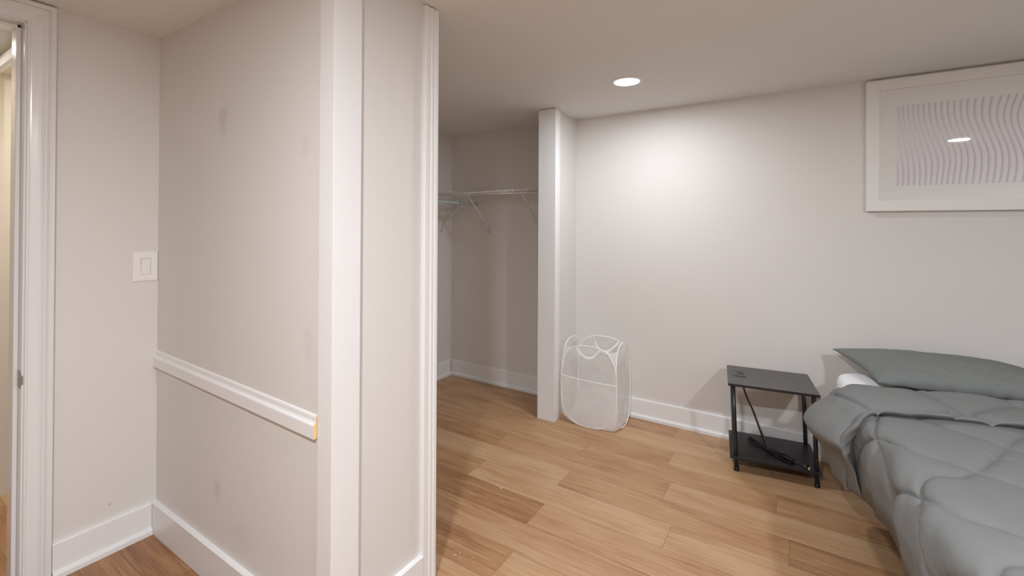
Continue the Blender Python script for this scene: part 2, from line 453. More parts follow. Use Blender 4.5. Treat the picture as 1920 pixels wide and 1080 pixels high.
# corner boards and closet casing
def corner(b):
    box(b, XC - .052, XC, YB - .004, YB, 0, ZC - .001, 0)
    box(b, XC, XC + .018, YB - .004, YB + .100, 0, ZC - .001, 0, .0012)
struct('trim_1', corner, m_trim)
def casing(b):
    y0, y1 = 1.281, 1.350
    prof = [(0, y0), (.012, y0), (.015, y0 + .004), (.015, y0 + .030), (.019, y0 + .034), (.0195, y0 + .043), (.0165, y0 + .046), (.0165, y0 + .050),
            (.020, y0 + .054), (.020, y1), (-.115, y1), (-.115, y1 - .012), (0, y1 - .012)]
    A = [b.verts.new((XC + d, y, 0)) for d, y in prof]; B = [b.verts.new((XC + d, y, ZC - .006)) for d, y in prof]
    n = len(prof)
    for k in range(n): b.faces.new((A[k], A[(k + 1) % n], B[(k + 1) % n], B[k]))
    b.faces.new(A); b.faces.new(B)
struct('trim_2', casing, m_trim)
def stubcap(b):
    box(b, -1.612, -1.472, 2.897, 2.915, 0, ZC - .004, 0, .0015)
    box(b, -1.500, -1.472, 2.915, 2.945, 0, ZC - .004, 0, .0015)
    box(b, -1.500, -1.478, 2.945, 2.985, 0, ZC - .004, 0, .002)
    box(b, -1.614, -1.600, 2.915, 2.960, 0, ZC - .004, 0, .0015)
struct('trim_3', stubcap, m_trim)

# chair rail with a raw sawn end
bm = nb()
RAIL = [(0, 0), (.0145, 0), (.015, .001), (.015, .041), (.0135, .045), (.009, .048), (.0065, .054), (.0062, .064), (.0055, .068), (.003, .072), (0, .073)]
profile_run(bm, RAIL, (XL, YB, .752), (XC - .058, YB, .727), (0, -1), 0, 0)
bm.faces.ensure_lookup_table(); bm.faces[-1].material_index = 1
link('trim_4', bm, [m_trim, m_raw], None, False, 'structure')

# ------------------------------------------------------------------ doorway
door = empty('door_1', (XL, .03, 0)); door['kind'] = 'structure'
def dlink(name, bm, m, label=None):
    for v in bm.verts: v.co -= Vector((XL, .03, 0))
    return link(name, bm, m, door, False, None, label)
# casing profile across width w (0 = opening side): out distance
CP = [(0, 0), (0, .010), (.002, .013), (.007, .0135), (.009, .011), (.013, .012), (.030, .0135), (.038, .0145), (.044, .018), (.048, .0225), (.053, .0245), (.058, .022), (.061, .019), (.064, .0225), (.069, .0255), (.076, .0255), (.078, .023), (.078, 0)]
def vcasing(y, s, z1):
    bm = nb()
    A = [bm.verts.new((XL + o, y + s * w, 0)) for w, o in CP]; B = [bm.verts.new((XL + o, y + s * w, z1 + (w if s else 0))) for w, o in CP]
    n = len(CP)
    for k in range(n): bm.faces.new((A[k], A[(k + 1) % n], B[(k + 1) % n], B[k]))
    bm.faces.new(A); bm.faces.new(B); return bm
dlink('casing', vcasing(DOOR_Y1, 1, DOOR_Z), m_trim_rough)
dlink('casing', vcasing(DOOR_Y0, -1, DOOR_Z), m_trim_rough)
bm = nb()
A = [bm.verts.new((XL + o, DOOR_Y0 - w, DOOR_Z + w)) for w, o in CP]; B = [bm.verts.new((XL + o, DOOR_Y1 + w, DOOR_Z + w)) for w, o in CP]
for k in range(len(CP)): bm.faces.new((A[k], A[(k + 1) % len(CP)], B[(k + 1) % len(CP)], B[k]))
bm.faces.new(A); bm.faces.new(B)
dlink('casing', bm, m_trim_rough)
def jamb(bm):
    box(bm, XL - T - .005, XL + .004, DOOR_Y1 - .006, DOOR_Y1 + .012, 0, DOOR_Z, 0, .002)
    box(bm, XL - T - .005, XL + .004, DOOR_Y0 - .012, DOOR_Y0 + .006, 0, DOOR_Z, 0, .002)
    box(bm, XL - T - .005, XL + .004, DOOR_Y0 - .012, DOOR_Y1 + .012, DOOR_Z - .006, DOOR_Z + .012, 0, .002)
bm = nb(); jamb(bm); dlink('jamb', bm, m_trim_rough)
bm = nb()
box(bm, XL - T - .004, XL - .042, DOOR_Y1 - .020, DOOR_Y1 - .006, 0, DOOR_Z - .006, 0, .003)
box(bm, XL - T - .004, XL - .042, DOOR_Y0 + .006, DOOR_Y0 + .020, 0, DOOR_Z - .006, 0, .003)
box(bm, XL - T - .004, XL - .042, DOOR_Y0 + .006, DOOR_Y1 - .006, DOOR_Z - .020, DOOR_Z - .006, 0, .003)
dlink('stop', bm, m_trim_rough)
bm = nb()
box(bm, XL - .036, XL - .008, DOOR_Y1 - .009, DOOR_Y1 - .005, .775, .84, 0, .0008)
box(bm, XL - .008, XL + .007, DOOR_Y1 - .009, DOOR_Y1 - .002, .79, .825, 0, .0008)
dlink('strike_plate', bm, m_steel, 'worn steel strike plate')

# hall beyond the doorway
struct('wall_hall', lambda b: box(b, -3.565, -3.465, YR, 1.8, 0, ZC), m_hallwall)
struct('wall_hall_end', lambda b: box(b, -3.465, XL - T, 1.7, 1.8, 0, ZC), m_hallwall)
def soffit(b):
    box(b, -3.465, XL - T, .535, 1.7, 2.175, ZC)
struct('trim_5', soffit, m_hallceil)
struct('trim_6', lambda b: (box(b, -3.465, XL - T, .518, .535, 2.165, ZC - .03, 0, .003), box(b, -3.465, XL - T, .508, .518, 2.165, 2.20, 0, .003)), m_trim)
struct('trim_7', lambda b: box(b, -3.465, -3.45, .46, .537, 0, 2.165, 0, .003), m_trim)

# ------------------------------------------------------------------ light switch
sw = empty('light_switch', (XL, .832, 1.213))
tag(sw, 'white square wall plate with one rocker switch on the wall beside the doorway', 'light switch')
bm = nb()
def rounded_plate(bm, w, h, t0, t1, inset):
    # plate in local yz, growing along +x
    A = [(-w / 2, -h / 2), (w / 2, -h / 2), (w / 2, h / 2), (-w / 2, h / 2)]
    L0 = [bm.verts.new((t0, y, z)) for y, z in A]
    L1 = [bm.verts.new((t1 * .55, y, z)) for y, z in A]
    L2 = [bm.verts.new((t1, y * (1 - inset), z * (1 - inset))) for y, z in A]
    for P, Q in ((L0, L1), (L1, L2)):
        for k in range(4): bm.faces.new((P[k], P[(k + 1) % 4], Q[(k + 1) % 4], Q[k]))
    bm.faces.new(L0); return L2
L2 = rounded_plate(bm, .093, .134, .0003, .0065, .07)
hole = [bm.verts.new((.0065, y, z)) for y, z in ((-.0185, -.037), (.0185, -.037), (.0185, .037), (-.0185, .037))]
deep = [bm.verts.new((.0010, y, z)) for y, z in ((-.0185, -.037), (.0185, -.037), (.0185, .037), (-.0185, .037))]
for k in range(4):
    bm.faces.new((L2[k], L2[(k + 1) % 4], hole[(k + 1) % 4], hole[k]))
    bm.faces.new((hole[k], hole[(k + 1) % 4], deep[(k + 1) % 4], deep[k]))
bm.faces.new(deep)
link('wall_plate', bm, m_plastic, sw)
bm = nb()
v = [(.002, -.0172, -.0355), (.002, .0172, -.0355), (.002, .0172, .0355), (.002, -.0172, .0355),
     (.0045, -.0172, -.0355), (.0045, .0172, -.0355), (.0060, .0172, 0), (.0060, -.0172, 0), (.0095, .0172, .0355), (.0095, -.0172, .0355)]
V = [bm.verts.new(p) for p in v]
for f in ((0, 1, 2, 3), (4, 5, 6, 7), (7, 6, 8, 9), (0, 1, 5, 4), (3, 2, 8, 9)): bm.faces.new([V[i] for i in f])
bm.faces.new([V[i] for i in (1, 5, 6, 8, 2)]); bm.faces.new([V[i] for i in (0, 4, 7, 9, 3)])
link('rocker', bm, m_plastic, sw)
for s in (-1, 1):
    bm = nb()
    lathe(bm, [(0.0001, .0), (.0030, .0), (.0030, .0012), (.0022, .0018), (.0001, .0018)], 0, 0, 14)
    bmesh.ops.rotate(bm, verts=bm.verts[:], cent=(0, 0, 0), matrix=Matrix.Rotation(PI / 2, 3, 'Y'))
    bmesh.ops.translate(bm, verts=bm.verts[:], vec=(.0063, 0, s * .052))
    link('screw', bm, m_plastic, sw)

# ------------------------------------------------------------------ ceiling lights
LL = ['round recessed ceiling light, lit, near the closet and far wall', 'round recessed ceiling light over the foot of the bed',
      'round recessed ceiling light above the viewpoint in the middle of the room']
for i, (lx, ly) in enumerate(LIGHTS):
    e = empty('recessed_light', (lx, ly, ZC)); tag(e, LL[i], 'ceiling light', 'recessed ceiling lights')
    bm = nb(); lathe(bm, [(.073, -.0035), (.076, -.0055), (.088, -.0045), (.093, -.0005), (.093, .0)], 0, 0, 48); link('trim_ring', bm, m_ring, e, True)
    bm = nb(); R = lathe(bm, [(.0735, -.0035), (.0005, -.0035)], 0, 0, 48); link('diffuser', bm, m_lamp, e, True)
    ld = bpy.data.lights.new('lamp_glow', 'AREA'); ld.shape = 'DISK'; ld.size = .146; ld.energy = PW[i]
    ld.color = (.955, 1.0, 1.06)
    lo = bpy.data.objects.new('lamp_glow', ld); COL.objects.link(lo); lo.parent = e; lo.location = (0, 0, -.006)
# hall lamp, plus an added unseen one under the soffit to brighten the hall
for hx, hy, hz, hw, lab in ((-3.2, .20, ZC, 3.6, 'round recessed ceiling light in the hall just outside the doorway'),
                            (-3.0, 1.25, 2.175, 13.0, 'added unseen round lamp under the low hall soffit, brightening the hall')):
    hl = empty('hall_light', (hx, hy, hz)); tag(hl, lab, 'ceiling light')
    bm = nb(); lathe(bm, [(.073, -.0035), (.076, -.0055), (.088, -.0045), (.093, -.0005), (.093, .0)], 0, 0, 48); link('trim_ring', bm, m_ring, hl, True)
    bm = nb(); lathe(bm, [(.0735, -.0035), (.0005, -.0035)], 0, 0, 48); link('diffuser', bm, m_lamp, hl, True)
    ld = bpy.data.lights.new('lamp_glow', 'AREA'); ld.shape = 'DISK'; ld.size = .146; ld.energy = hw; ld.color = (1, .94, .82)
    lo = bpy.data.objects.new('lamp_glow', ld); COL.objects.link(lo); lo.parent = hl; lo.location = (0, 0, -.006)

# ------------------------------------------------------------------ framed print
FX0, FX1, FZ0, FZ1 = .331, 1.531, 1.500, 2.246
pic = empty('framed_picture', (FX0, YW, FZ0))
tag(pic, 'wide white framed print of pale wavy sand ridges hanging above the bed', 'picture')
W_, H_ = FX1 - FX0, FZ1 - FZ0
D = .034
def bar(bm, a0, a1, b0, b1):
    """mitred frame bar, corners outer a0,a1 inner b0,b1 in (x,z)"""
    def P(p, y): return bm.verts.new((p[0], y, p[1]))
    lip = .0
    v = []
    for y in (-.002, -D):
        v.append([P(a0, y), P(a1, y), P(b1, y), P(b0, y)])
    A, B = v
    bm.faces.new(A); bm.faces.new(B)
    for k in range(4): bm.faces.new((A[k], A[(k + 1) % 4], B[(k + 1) % 4], B[k]))
fw = .060
bm = nb()
o = [(0, 0), (W_, 0), (W_, H_), (0, H_)]; i_ = [(fw, fw), (W_ - fw, fw), (W_ - fw, H_ - fw), (fw, H_ - fw)]
for k in range(4): bar(bm, o[k], o[(k + 1) % 4], i_[k], i_[(k + 1) % 4])
bmesh.ops.bevel(bm, geom=[e for e in bm.edges if abs(e.verts[0].co.y + D) < 1e-5 and abs(e.verts[1].co.y + D) < 1e-5 and e.calc_length() > .1], offset=.002, segments=2, affect='EDGES')
link('frame', bm, m_frame, pic)
AX0, AX1, AZ0, AZ1 = .137, W_ - .137, .140, .590
bm = nb()
ym = -.022
o = [(fw - .002, fw - .002), (W_ - fw + .002, fw - .002), (W_ - fw + .002, H_ - fw + .002), (fw - .002, H_ - fw + .002)]; i_ = [(AX0, AZ0), (AX1, AZ0), (AX1, AZ1), (AX0, AZ1)]
O = [bm.verts.new((p[0], ym, p[1])) for p in o]; I = [bm.verts.new((p[0], ym, p[1])) for p in i_]; I2 = [bm.verts.new((p[0], ym + .0025, p[1])) for p in i_]
for k in range(4):
    bm.faces.new((O[k], O[(k + 1) % 4], I[(k + 1) % 4], I[k])); bm.faces.new((I[k], I[(k + 1) % 4], I2[(k + 1) % 4], I2[k]))
link('mount', bm, m_mat, pic)
bm = nb(); box(bm, 0, AX1 - AX0 + .01, 0, .003, 0, AZ1 - AZ0 + .01)
a = link('print', bm, m_art, pic); a.location = (AX0 - .005, ym + .0025, AZ0 - .005)
bm = nb(); box(bm, fw - .001, W_ - fw + .001, -.0275, -.0255, fw - .001, H_ - fw + .001)
link('glass', bm, m_glass, pic)
bm = nb(); box(bm, .012, W_ - .012, -.019, -.003, .012, H_ - .012); link('backing_board', bm, m_mat, pic)

# ------------------------------------------------------------------ closet wire shelves
ZS = 1.694
def wire_shelf(name, label, origin, rz, length, depth, braces):
    """local x runs along the wall, local -y points away from it; the wall is at y = 0"""
    e = empty(name, origin, rz); tag(e, label, 'shelf')
    bm = nb()
    n = int(length / .0254)
    for k in range(n + 1):
        x = .004 + k * (length - .008) / n
        tube(bm, [(x, -.004, 0), (x, -depth + .004, 0), (x, -depth, -.004), (x, -depth, -.028)], .0018, 5)
    link('cross_wires', bm, m_wire, e, False, None)
    bm = nb()
    for y, z, r in ((-.006, -.003, .0028), (-depth * .5, -.003, .0024), (-depth + .002, -.002, .0028), (-depth - .001, -.028, .0030)):
        tube(bm, [(0, y, z), (length, y, z)], r, 8)
    link('long_wires', bm, m_wire, e)
    for bx in braces:
        bm = nb()
        tube(bm, [(bx, -depth + .002, -.030), (bx, -depth + .014, -.045), (bx, -.020, -.295), (bx, -.006, -.312), (bx, -.005, -.335)], .0052, 8)
        b_ = link('brace', bm, m_rod, e)
        bm = nb(); box(bm, bx - .010, bx + .010, -.006, -.0004, -.352, -.310, 0, .001); link('clip', bm, m_clear, b_)
        bm = nb(); box(bm, bx - .007, bx + .007, -depth - .006, -depth + .010, -.040, -.020, 0, .002); link('hook', bm, m_clear, b_)
        bm = nb(); tube(bm, [(bx, -.0062, -.343), (bx, -.0072, -.343)], .0035, 10); link('screw', bm, m_screw, b_)
    return e
s1 = wire_shelf('wire_shelf', 'white wire shelf along the closet back wall with two diagonal braces', (-2.480, YW, ZS), 0, .80, .305, (.125, .655))
s2 = wire_shelf('wire_shelf', 'white wire shelf along the closet left wall, carrying the hanging rod', (XCL, 3.300, ZS + .004), -PI / 2, 2.25, .305, ())
# rz=-90deg: local x -> -y world, local -y -> -x ... mirror so that it points into the closet
s2.rotation_euler = (0, 0, PI / 2); s2.location = (XCL, 1.03, ZS + .004)
for bx in (.95, 2.145):
    bm = nb(); d_ = .305
    tube(bm, [(bx, -d_ + .002, -.030), (bx, -d_ + .014, -.045), (bx, -.020, -.295), (bx, -.006, -.312), (bx, -.005, -.335)], .0052, 8)
    b_ = link('brace', bm, m_rod, s2)
    bm = nb(); box(bm, bx - .010, bx + .010, -.006, -.0004, -.352, -.310, 0, .001); link('clip', bm, m_clear, b_)
    bm = nb(); tube(bm, [(bx, -.0062, -.343), (bx, -.0072, -.343)], .0035, 10); link('screw', bm, m_screw, b_)
# hanging rod under the left shelf: local coordinates of s2
bm = nb(); tube(bm, [(.01, -.300, -.093), (2.285, -.300, -.093)], .0135, 14); link('hanging_rod', bm, m_rod, s2)
for bx in (.6, 1.30, 2.03, 2.09):
    bm = nb(); pts = [(bx, -.305, -.020), (bx, -.300, -.045)]
    for k in range(13):
        a_ = PI * .5 + k / 12 * PI * 1.35
        pts.append((bx, -.300 + .028 * math.cos(a_) * 1.0, -.098 + .040 * math.sin(a_)))
    tube(bm, pts, .0045, 7); link('rod_hook', bm, m_clear, s2)

# ------------------------------------------------------------------ laundry hamper
hp = empty('laundry_hamper', (-1.2425, 3.112, 0), math.radians(1.0))
tag(hp, 'collapsible white mesh laundry hamper standing beside the closet stub wall', 'laundry hamper')
HW, HD, HH = .205, .157, .575         # half width, half depth, height
def loop_pt(t, hw, h, ex=2.9, z0=.004):
    c, s = math.cos(t), math.sin(t)
    x = math.copysign(abs(c) ** (2 / ex), c); z = math.copysign(abs(s) ** (2 / ex), s)
    return x * hw, z0 + (z + 1) / 2 * (h - z0)
NL = 64
sides = [((1, 0), (0, -1), HW, HD), ((1, 0), (0, 1), HW, HD), ((0, 1), (1, 0), HD, HW), ((0, 1), (-1, 0), HD, HW)]
hts = [HH - .012, HH, HH + .004, HH + .002]
def loopworld(s, t, shrink=1., off=0.):
    ax, nr, hw, dist = sides[s]
    u_, z = loop_pt(t, hw * shrink, hts[s] * 1.0)
    z = hts[s] / 2 + (z - hts[s] / 2) * shrink
    bulge = .006 * (1 - (u_ / hw) ** 2)
    lean = -.018 * max(0, (z - .30) / .28) ** 1.5        # the tops lean inwards a little
    d = dist + off + bulge + lean
    return Vector((ax[0] * u_ + nr[0] * d, ax[1] * u_ + nr[1] * d, z))
for s in range(4):
    bm = nb()
    rings = []
    for q in range(6):
        sh = 1 - q / 6
        rings.append([bm.verts.new(loopworld(s, 2 * PI * k / NL, sh)) for k in range(NL)])
    for A, B in zip(rings, rings[1:]):
        for k in range(NL): bm.faces.new((A[k], A[(k + 1) % NL], B[(k + 1) % NL], B[k]))
    c = bm.verts.new(loopworld(s, 0, .0001))
    for k in range(NL): bm.faces.new((rings[-1][k], rings[-1][(k + 1) % NL], c))
    link('mesh_panel', bm, m_net, hp, True)
    bm = nb(); tube(bm, [loopworld(s, 2 * PI * k / NL, 1.0, .001) for k in range(NL)], .0032, 7, True); link('spring_rim', bm, m_band, hp, True)
# corner gussets
def halfpt(s, sign, z):
    """point on the loop s at height z on the side sign"""
    lo, hi = (-PI / 2, PI / 2)
    for _ in range(30):
        mid = (lo + hi) / 2
        if loop_pt(mid, 1, hts[s])[1] < z: lo = mid
        else: hi = mid
    t = (lo + hi) / 2
    if sign < 0: t = PI - t
    return loopworld(s, t)
for sx in (-1, 1):
    for sy in (-1, 1):
        bm = nb(); cols = []
        sa = 0 if sy < 0 else 1; sb = 2 if sx > 0 else 3
        NZ = 26
        for k in range(NZ + 1):
            z = .006 + (.540 - .006) * k / NZ
            A = halfpt(sa, sx, min(z, hts[sa] - .004)); B = halfpt(sb, sy, min(z, hts[sb] - .004))
            lean = -.018 * max(0, (z - .30) / .28) ** 1.5
            cx, cy = sx * (HW + lean), sy * (HD + lean)
            # cloth is pulled in between the rims where they part
            pull = min(1., ((A - B).length) / .16)
            Cn = Vector((cx, cy, z)) * 1.0
            mid = (A + B) / 2; mid.z = z
            f = .75 * pull if z > .3 else (.35 if (sx, sy) == (1, -1) else .92) * pull
            C_ = Cn.lerp(mid, f)
            cols.append([bm.verts.new(A), bm.verts.new(A.lerp(C_, .5)), bm.verts.new(C_), bm.verts.new(C_.lerp(B, .5)), bm.verts.new(B)])
        for P, Q in zip(cols, cols[1:]):
            for k in range(4): bm.faces.new((P[k], P[k + 1], Q[k + 1], Q[k]))
        link('corner_gusset', bm, m_gusset, hp, True)
        # base
bm = nb(); vs_ = [bm.verts.new((x, y, .009)) for x, y in ((-HW + .09, -HD + .004), (HW - .09, -HD + .004), (HW - .018, -HD + .018), (HW - .004, -HD + .07), (HW - .004, HD - .07), (HW - .07, HD - .004),
                                                (-HW + .07, HD - .004), (-HW + .004, HD - .07), (-HW + .004, -HD + .08), (-HW + .03, -HD + .03))]; bm.faces.new(vs_)
link('base_panel', bm, m_gusset, hp)
# pocket on the front
bm = nb(); P = []
nu, nv = 22, 12
ztop = .335
for i in range(nu):
    row = []
    for j in range(nv):
        z = .006 + (ztop - .006) * j / (nv - 1)
        A = halfpt(0, -1, z); B = halfpt(0, 1, z); p = A.lerp(B, i / (nu - 1))
        p.y -= .006 + .010 * math.sin(PI * i / (nu - 1)) * (j / (nv - 1))
        p.z += -.010 * (i / (nu - 1)) * (j / (nv - 1)) - .004 * math.sin(PI * i / (nu - 1)) * (j / (nv - 1))
        row.append(p)
    P.append(row)
top_edge = [P[i][-1].copy() for i in range(nu)]
grid(bm, P, nu, nv)
pk = link('pocket', bm, m_net2, hp, True)
bm = nb(); tube(bm, top_edge, .0028, 6); link('pocket_hem', bm, m_band, pk, True)
# handles: drooping tapes
def tape(pts, w, wd):
    bm = nb(); wd = Vector(wd)
    P = [[Vector(p) - wd * w / 2, Vector(p) + wd * w / 2] for p in pts]
    V = grid(bm, P, len(pts), 2)
    r = bmesh.ops.solidify(bm, geom=bm.faces[:], thickness=.0014)
    return bm
def droop(p0, p1, d, n=16, inward=(0, 0)):
    out = []
    for k in range(n):
        t = k / (n - 1); s = math.sin(PI * t) ** .8
        p = Vector(p0).lerp(Vector(p1), t); p.z -= d * s; p.x += inward[0] * s; p.y += inward[1] * s; out.append(p)
    return out
link('handle', tape(droop((-.105, -HD + .022, HH - .030), (.075, -HD + .022, HH - .030), .075, inward=(0, .02)), .020, (0, -.25, .97)), m_band, hp, True)
link('handle', tape(droop((-.07, HD - .022, HH - .006), (.13, HD - .022, HH - .014), .085, inward=(0, -.07)), .024, (0, -.15, .99)), m_band, hp, True)

# ------------------------------------------------------------------ side table
TX, TY, TR = -.145, 3.090, math.radians(8.0)
tb = empty('side_table', (TX, TY, 0), TR)
tag(tb, 'small black two-tier side table with round tube legs between hamper and bed', 'side table')
TW, TD, TZ = .447, .380, .505
def board(bm, z0, z1, w, d, ox=0, oy=0): box(bm, -w / 2 + ox, w / 2 + ox, -d / 2 + oy, d / 2 + oy, z0, z1, 0, .0012)
bm = nb(); board(bm, TZ - .015, TZ, TW, TD)
bm.normal_update()
for f in bm.faces: f.material_index = 0 if f.normal.z > .9 else 1
top = link('tabletop', bm, [m_tabletop, m_black], tb)
bm = nb(); board(bm, .070, .084, TW, TD - .01, .012, .005); link('lower_shelf', bm, m_black, tb)
for sx in (-1, 1):
    for sy in (-1, 1):
        lx, ly = sx * (TW / 2 - .027), sy * (TD / 2 - .022)
        fx, fy = lx + .018, ly + .006
        bm = nb()
        tube(bm, [(fx, fy, .012), (fx + (lx - fx) * .5, fy + (ly - fy) * .5, .25), (lx, ly, TZ - .015)], .0112, 20)
        l_ = link('leg', bm, m_blackmetal, tb, False)
        bm = nb(); lathe(bm, [(.0001, 0.0), (.0150, 0.0), (.0150, .006), (.0122, .012), (.0122, .020), (.0001, .020)], fx, fy, 24); link('foot_cap', bm, m_rubber, l_, True)
        bm = nb(); tube(bm, [(fx + (lx - fx) * .25 - sx * 0, fy - .0105, .150), (fx + (lx - fx) * .25, fy - .0128, .150)], .0030, 10); link('bolt', bm, m_steel, l_)
# outlet panel let into the top
ot = nb()
ox0, ox1, oy0, oy1 = -.190, -.120, -.030, .098
box(ot, ox0, ox1, oy0, oy1, TZ - .004, TZ + .0012, 0, .0008)
po = link('outlet_panel', ot, m_led, top)
def flat(bm, x0, x1, y0, y1, z=TZ + .0014): box(bm, x0, x1, y0, y1, z, z + .0006)
bm = nb()
flat(bm, ox0 + .003, ox1 - .002, oy0 - .004, oy0 + .006)          # dark slot at the front
flat(bm, ox0 - .003, ox0 + .001, oy0, oy1 - .02)
for cx in (-.176, -.165, -.155, -.145, -.136):                      # row of contact slots
    flat(bm, cx - .0018, cx + .0018, .050, .070)
flat(bm, -.178, -.134, .058, .062)
for yy in (.036, .022, .008): flat(bm, -.164, -.134, yy - .002, yy + .002)
flat(bm, -.168, -.162, .026, .040); flat(bm, -.138, -.132, .006, .020)
link('outlet_slots', bm, m_ink, po)
# power cord
c_ = math.cos(TR); s_ = math.sin(TR)
def smooth_pts(pts, n=8):
    pts = [Vector(p) for p in pts]; out = []
    for i in range(len(pts) - 1):
        p0 = pts[max(i - 1, 0)]; p1 = pts[i]; p2 = pts[i + 1]; p3 = pts[min(i + 2, len(pts) - 1)]
        for k in range(n):
            t = k / n
            out.append(.5 * ((2 * p1) + (-p0 + p2) * t + (2 * p0 - 5 * p1 + 4 * p2 - p3) * t * t + (-p0 + 3 * p1 - 3 * p2 + p3) * t ** 3))
    out.append(pts[-1]); return out
cord = nb()
tube(cord, smooth_pts([(-.150, .02, TZ - .016), (-.138, .02, .44), (-.118, .02, .375), (-.085, .01, .30), (-.045, -.01, .19), (-.015, -.035, .110),
                       (.02, -.06, .094), (.09, -.11, .091), (.125, -.152, .099), (.138, -.161, .101)]), .0052, 8)
cd = link('power_cord', cord, m_rubber, tb, True)
bm = nb()
for off in range(4):
    o1 = (off - 1.5) * .006; zb = .0895 + (off % 2) * .008
    tube(bm, smooth_pts([(-.100 + o1, .085 + o1, zb + .004), (-.060 + o1, .045, zb + .004), (-.02, .0 + o1, zb), (.02 + o1 * .3, -.05 + o1, zb), (.065 + o1 * 1.8, -.085 + o1 * 2.2, zb),
                         (.105 + o1, -.125 + o1 * 2, zb)]), .0045, 7)
tube(bm, smooth_pts([(.03, -.045, .092), (.08, -.06, .094), (.115, -.095, .096), (.11, -.118, .094), (.07, -.10, .092)]), .004, 7)
link('cord_bundle', bm, m_rubber, cd, True)
bm = nb(); tube(bm, [(.010, -.030, .090), (.012, -.028, .110), (.030, -.050, .111), (.032, -.054, .090)], .0022, 6); link('twist_tie', bm, m_blackmetal, cd)
pd = Vector((.052, -.032, -.004)).normalized(); ps = Vector((.136, -.160, .102)); side = pd.cross(Vector((0, 0, 1))).normalized()
bm = nb(); tube(bm, [ps - pd * .004, ps + pd * .006, ps + pd * .016, ps + pd * .034, ps + pd * .036], [.0045, .006, .0115, .0135, .011], 14); link('plug', bm, m_rubber, cd, True)
for k, (a_, b_) in enumerate(((-.0065, .002), (.0065, .002), (0, -.006))):
    bm = nb(); st = ps + pd * .034 + side * a_ + Vector((0, 0, b_))
    tube(bm, [st, st + pd * .018], .0022 if k < 2 else .0024, 8); link('prong', bm, m_brass, cd)

# ------------------------------------------------------------------ bed
PHI = math.radians(6.3)
BO = Vector((.170, 3.155, 0))
AX = Vector((math.cos(PHI), math.sin(PHI), 0)); LX = Vector((math.sin(PHI), -math.cos(PHI), 0))
def bw(p, q, z): return BO + AX * p + LX * q + Vector((0, 0, z))
BW_, BLN = 1.34, 1.88
bed = empty('bed', (0, 0, 0))
bed.location = bw(0, 0, 0)
tag(bed, 'low double bed with white-sheeted mattress, its head against the far wall', 'bed')
def bl(bm, name, m, parent=bed, smooth=False, label=None):
    for v in bm.verts: v.co -= BO
    return link(name, bm, m, parent, smooth, None, label)
# mattress: rounded box with soft cloth ripples
def rbox_surface(w, l, z0, z1, r, n=14):
    bm = nb()
    nu, nv, nz = 60, 80, 10
    def sgnp(a, e): return math.copysign(abs(a) ** e, a)
    # superellipsoid-like box sampled on a sphere
    NU, NV = 96, 36
    rows = []
    for j in range(NV + 1):
        ph = -PI / 2 + PI * j / NV
        row = []
        for i in range(NU):
            th = 2 * PI * i / NU
            cp, sp = sgnp(math.cos(ph), .18), sgnp(math.sin(ph), .30)
            x, y = sgnp(math.cos(th), .10) * cp, sgnp(math.sin(th), .10) * cp
            p, q, z = w / 2 + x * (w / 2 + .003), l / 2 + y * l / 2, (z0 + z1) / 2 + sp * (z1 - z0) / 2
            rp = .004 * fbm(p * 9, q * 9, z * 3)
            row.append(bw(p + x * rp, q + y * rp, z + sp * rp * .6))
        rows.append(row)
    V = [[bm.verts.new(c) for c in row] for row in rows[1:-1]]
    for A, B in zip(V, V[1:]):
        for i in range(NU): bm.faces.new((A[i], A[(i + 1) % NU], B[(i + 1) % NU], B[i]))
    bm.faces.new(V[0]); bm.faces.new(V[-1])
    return bm
bl(rbox_surface(BW_, BLN, .370, .616, .05), 'mattress', m_sheet, smooth=True)
bm = nb()
def lbox(bm, p0, p1, q0, q1, z0, z1):
    c = [bm.verts.new(bw(p, q, z)) for p in (p0, p1) for q in (q0, q1) for z in (z0, z1)]
    for f in ((0, 1, 3, 2), (4, 6, 7, 5), (0, 4, 5, 1), (2, 3, 7, 6), (0, 2, 6, 4), (1, 5, 7, 3)): bm.faces.new([c[i] for i in f])
lbox(bm, .05, BW_ - .05, .03, BLN - .05, .30, .352); bl(bm, 'platform', m_base)
for (p, q) in ((.40, .45), (BW_ - .40, .45), (.40, BLN - .45), (BW_ - .40, BLN - .45)):
    bm = nb(); lbox(bm, p - .02, p + .02, q - .02, q + .02, 0, .30); bl(bm, 'leg', m_base)

# comforter body
PSH = .115        # where the top begins to turn down
ZT, = (.630,)
def hem(q):
    ph = -.034 - .060 * math.exp(-((q - .60) / .20) ** 2) + .012 * math.sin(q * 7.0)
    zh = .338 - .045 * math.exp(-((q - .6) / .25) ** 2) + .012 * math.sin(q * 5.2 + 1) - .02 * max(0, q - 1.3)
    return ph, zh
SIDE = .36        # arc length given to the hanging side
def section(u, q):
    """cloth coordinate u across (0 at the bed's left edge, negative down the left side), q lengthwise -> p, z"""
    if u > BW_ / 2:
        p, z = section(BW_ - u, q); return BW_ - p, z
    ph, zh = hem(q)
    u0 = PSH - SIDE
    zt = ZT + .010 * math.sin(q * 3.1 + .5)
    if u >= PSH: return u, zt + .012 * (1 - math.exp(-(u - PSH) * 6))
    t = max(0., (u - u0) / SIDE)           # 0 hem .. 1 top
    th = t * PI / 2
    e = .33
    p = ph + (PSH - ph) * (1 - max(0., math.cos(th)) ** e)
    z = zh + (zt - zh) * (max(0., math.sin(th)) ** e)
    return p, z
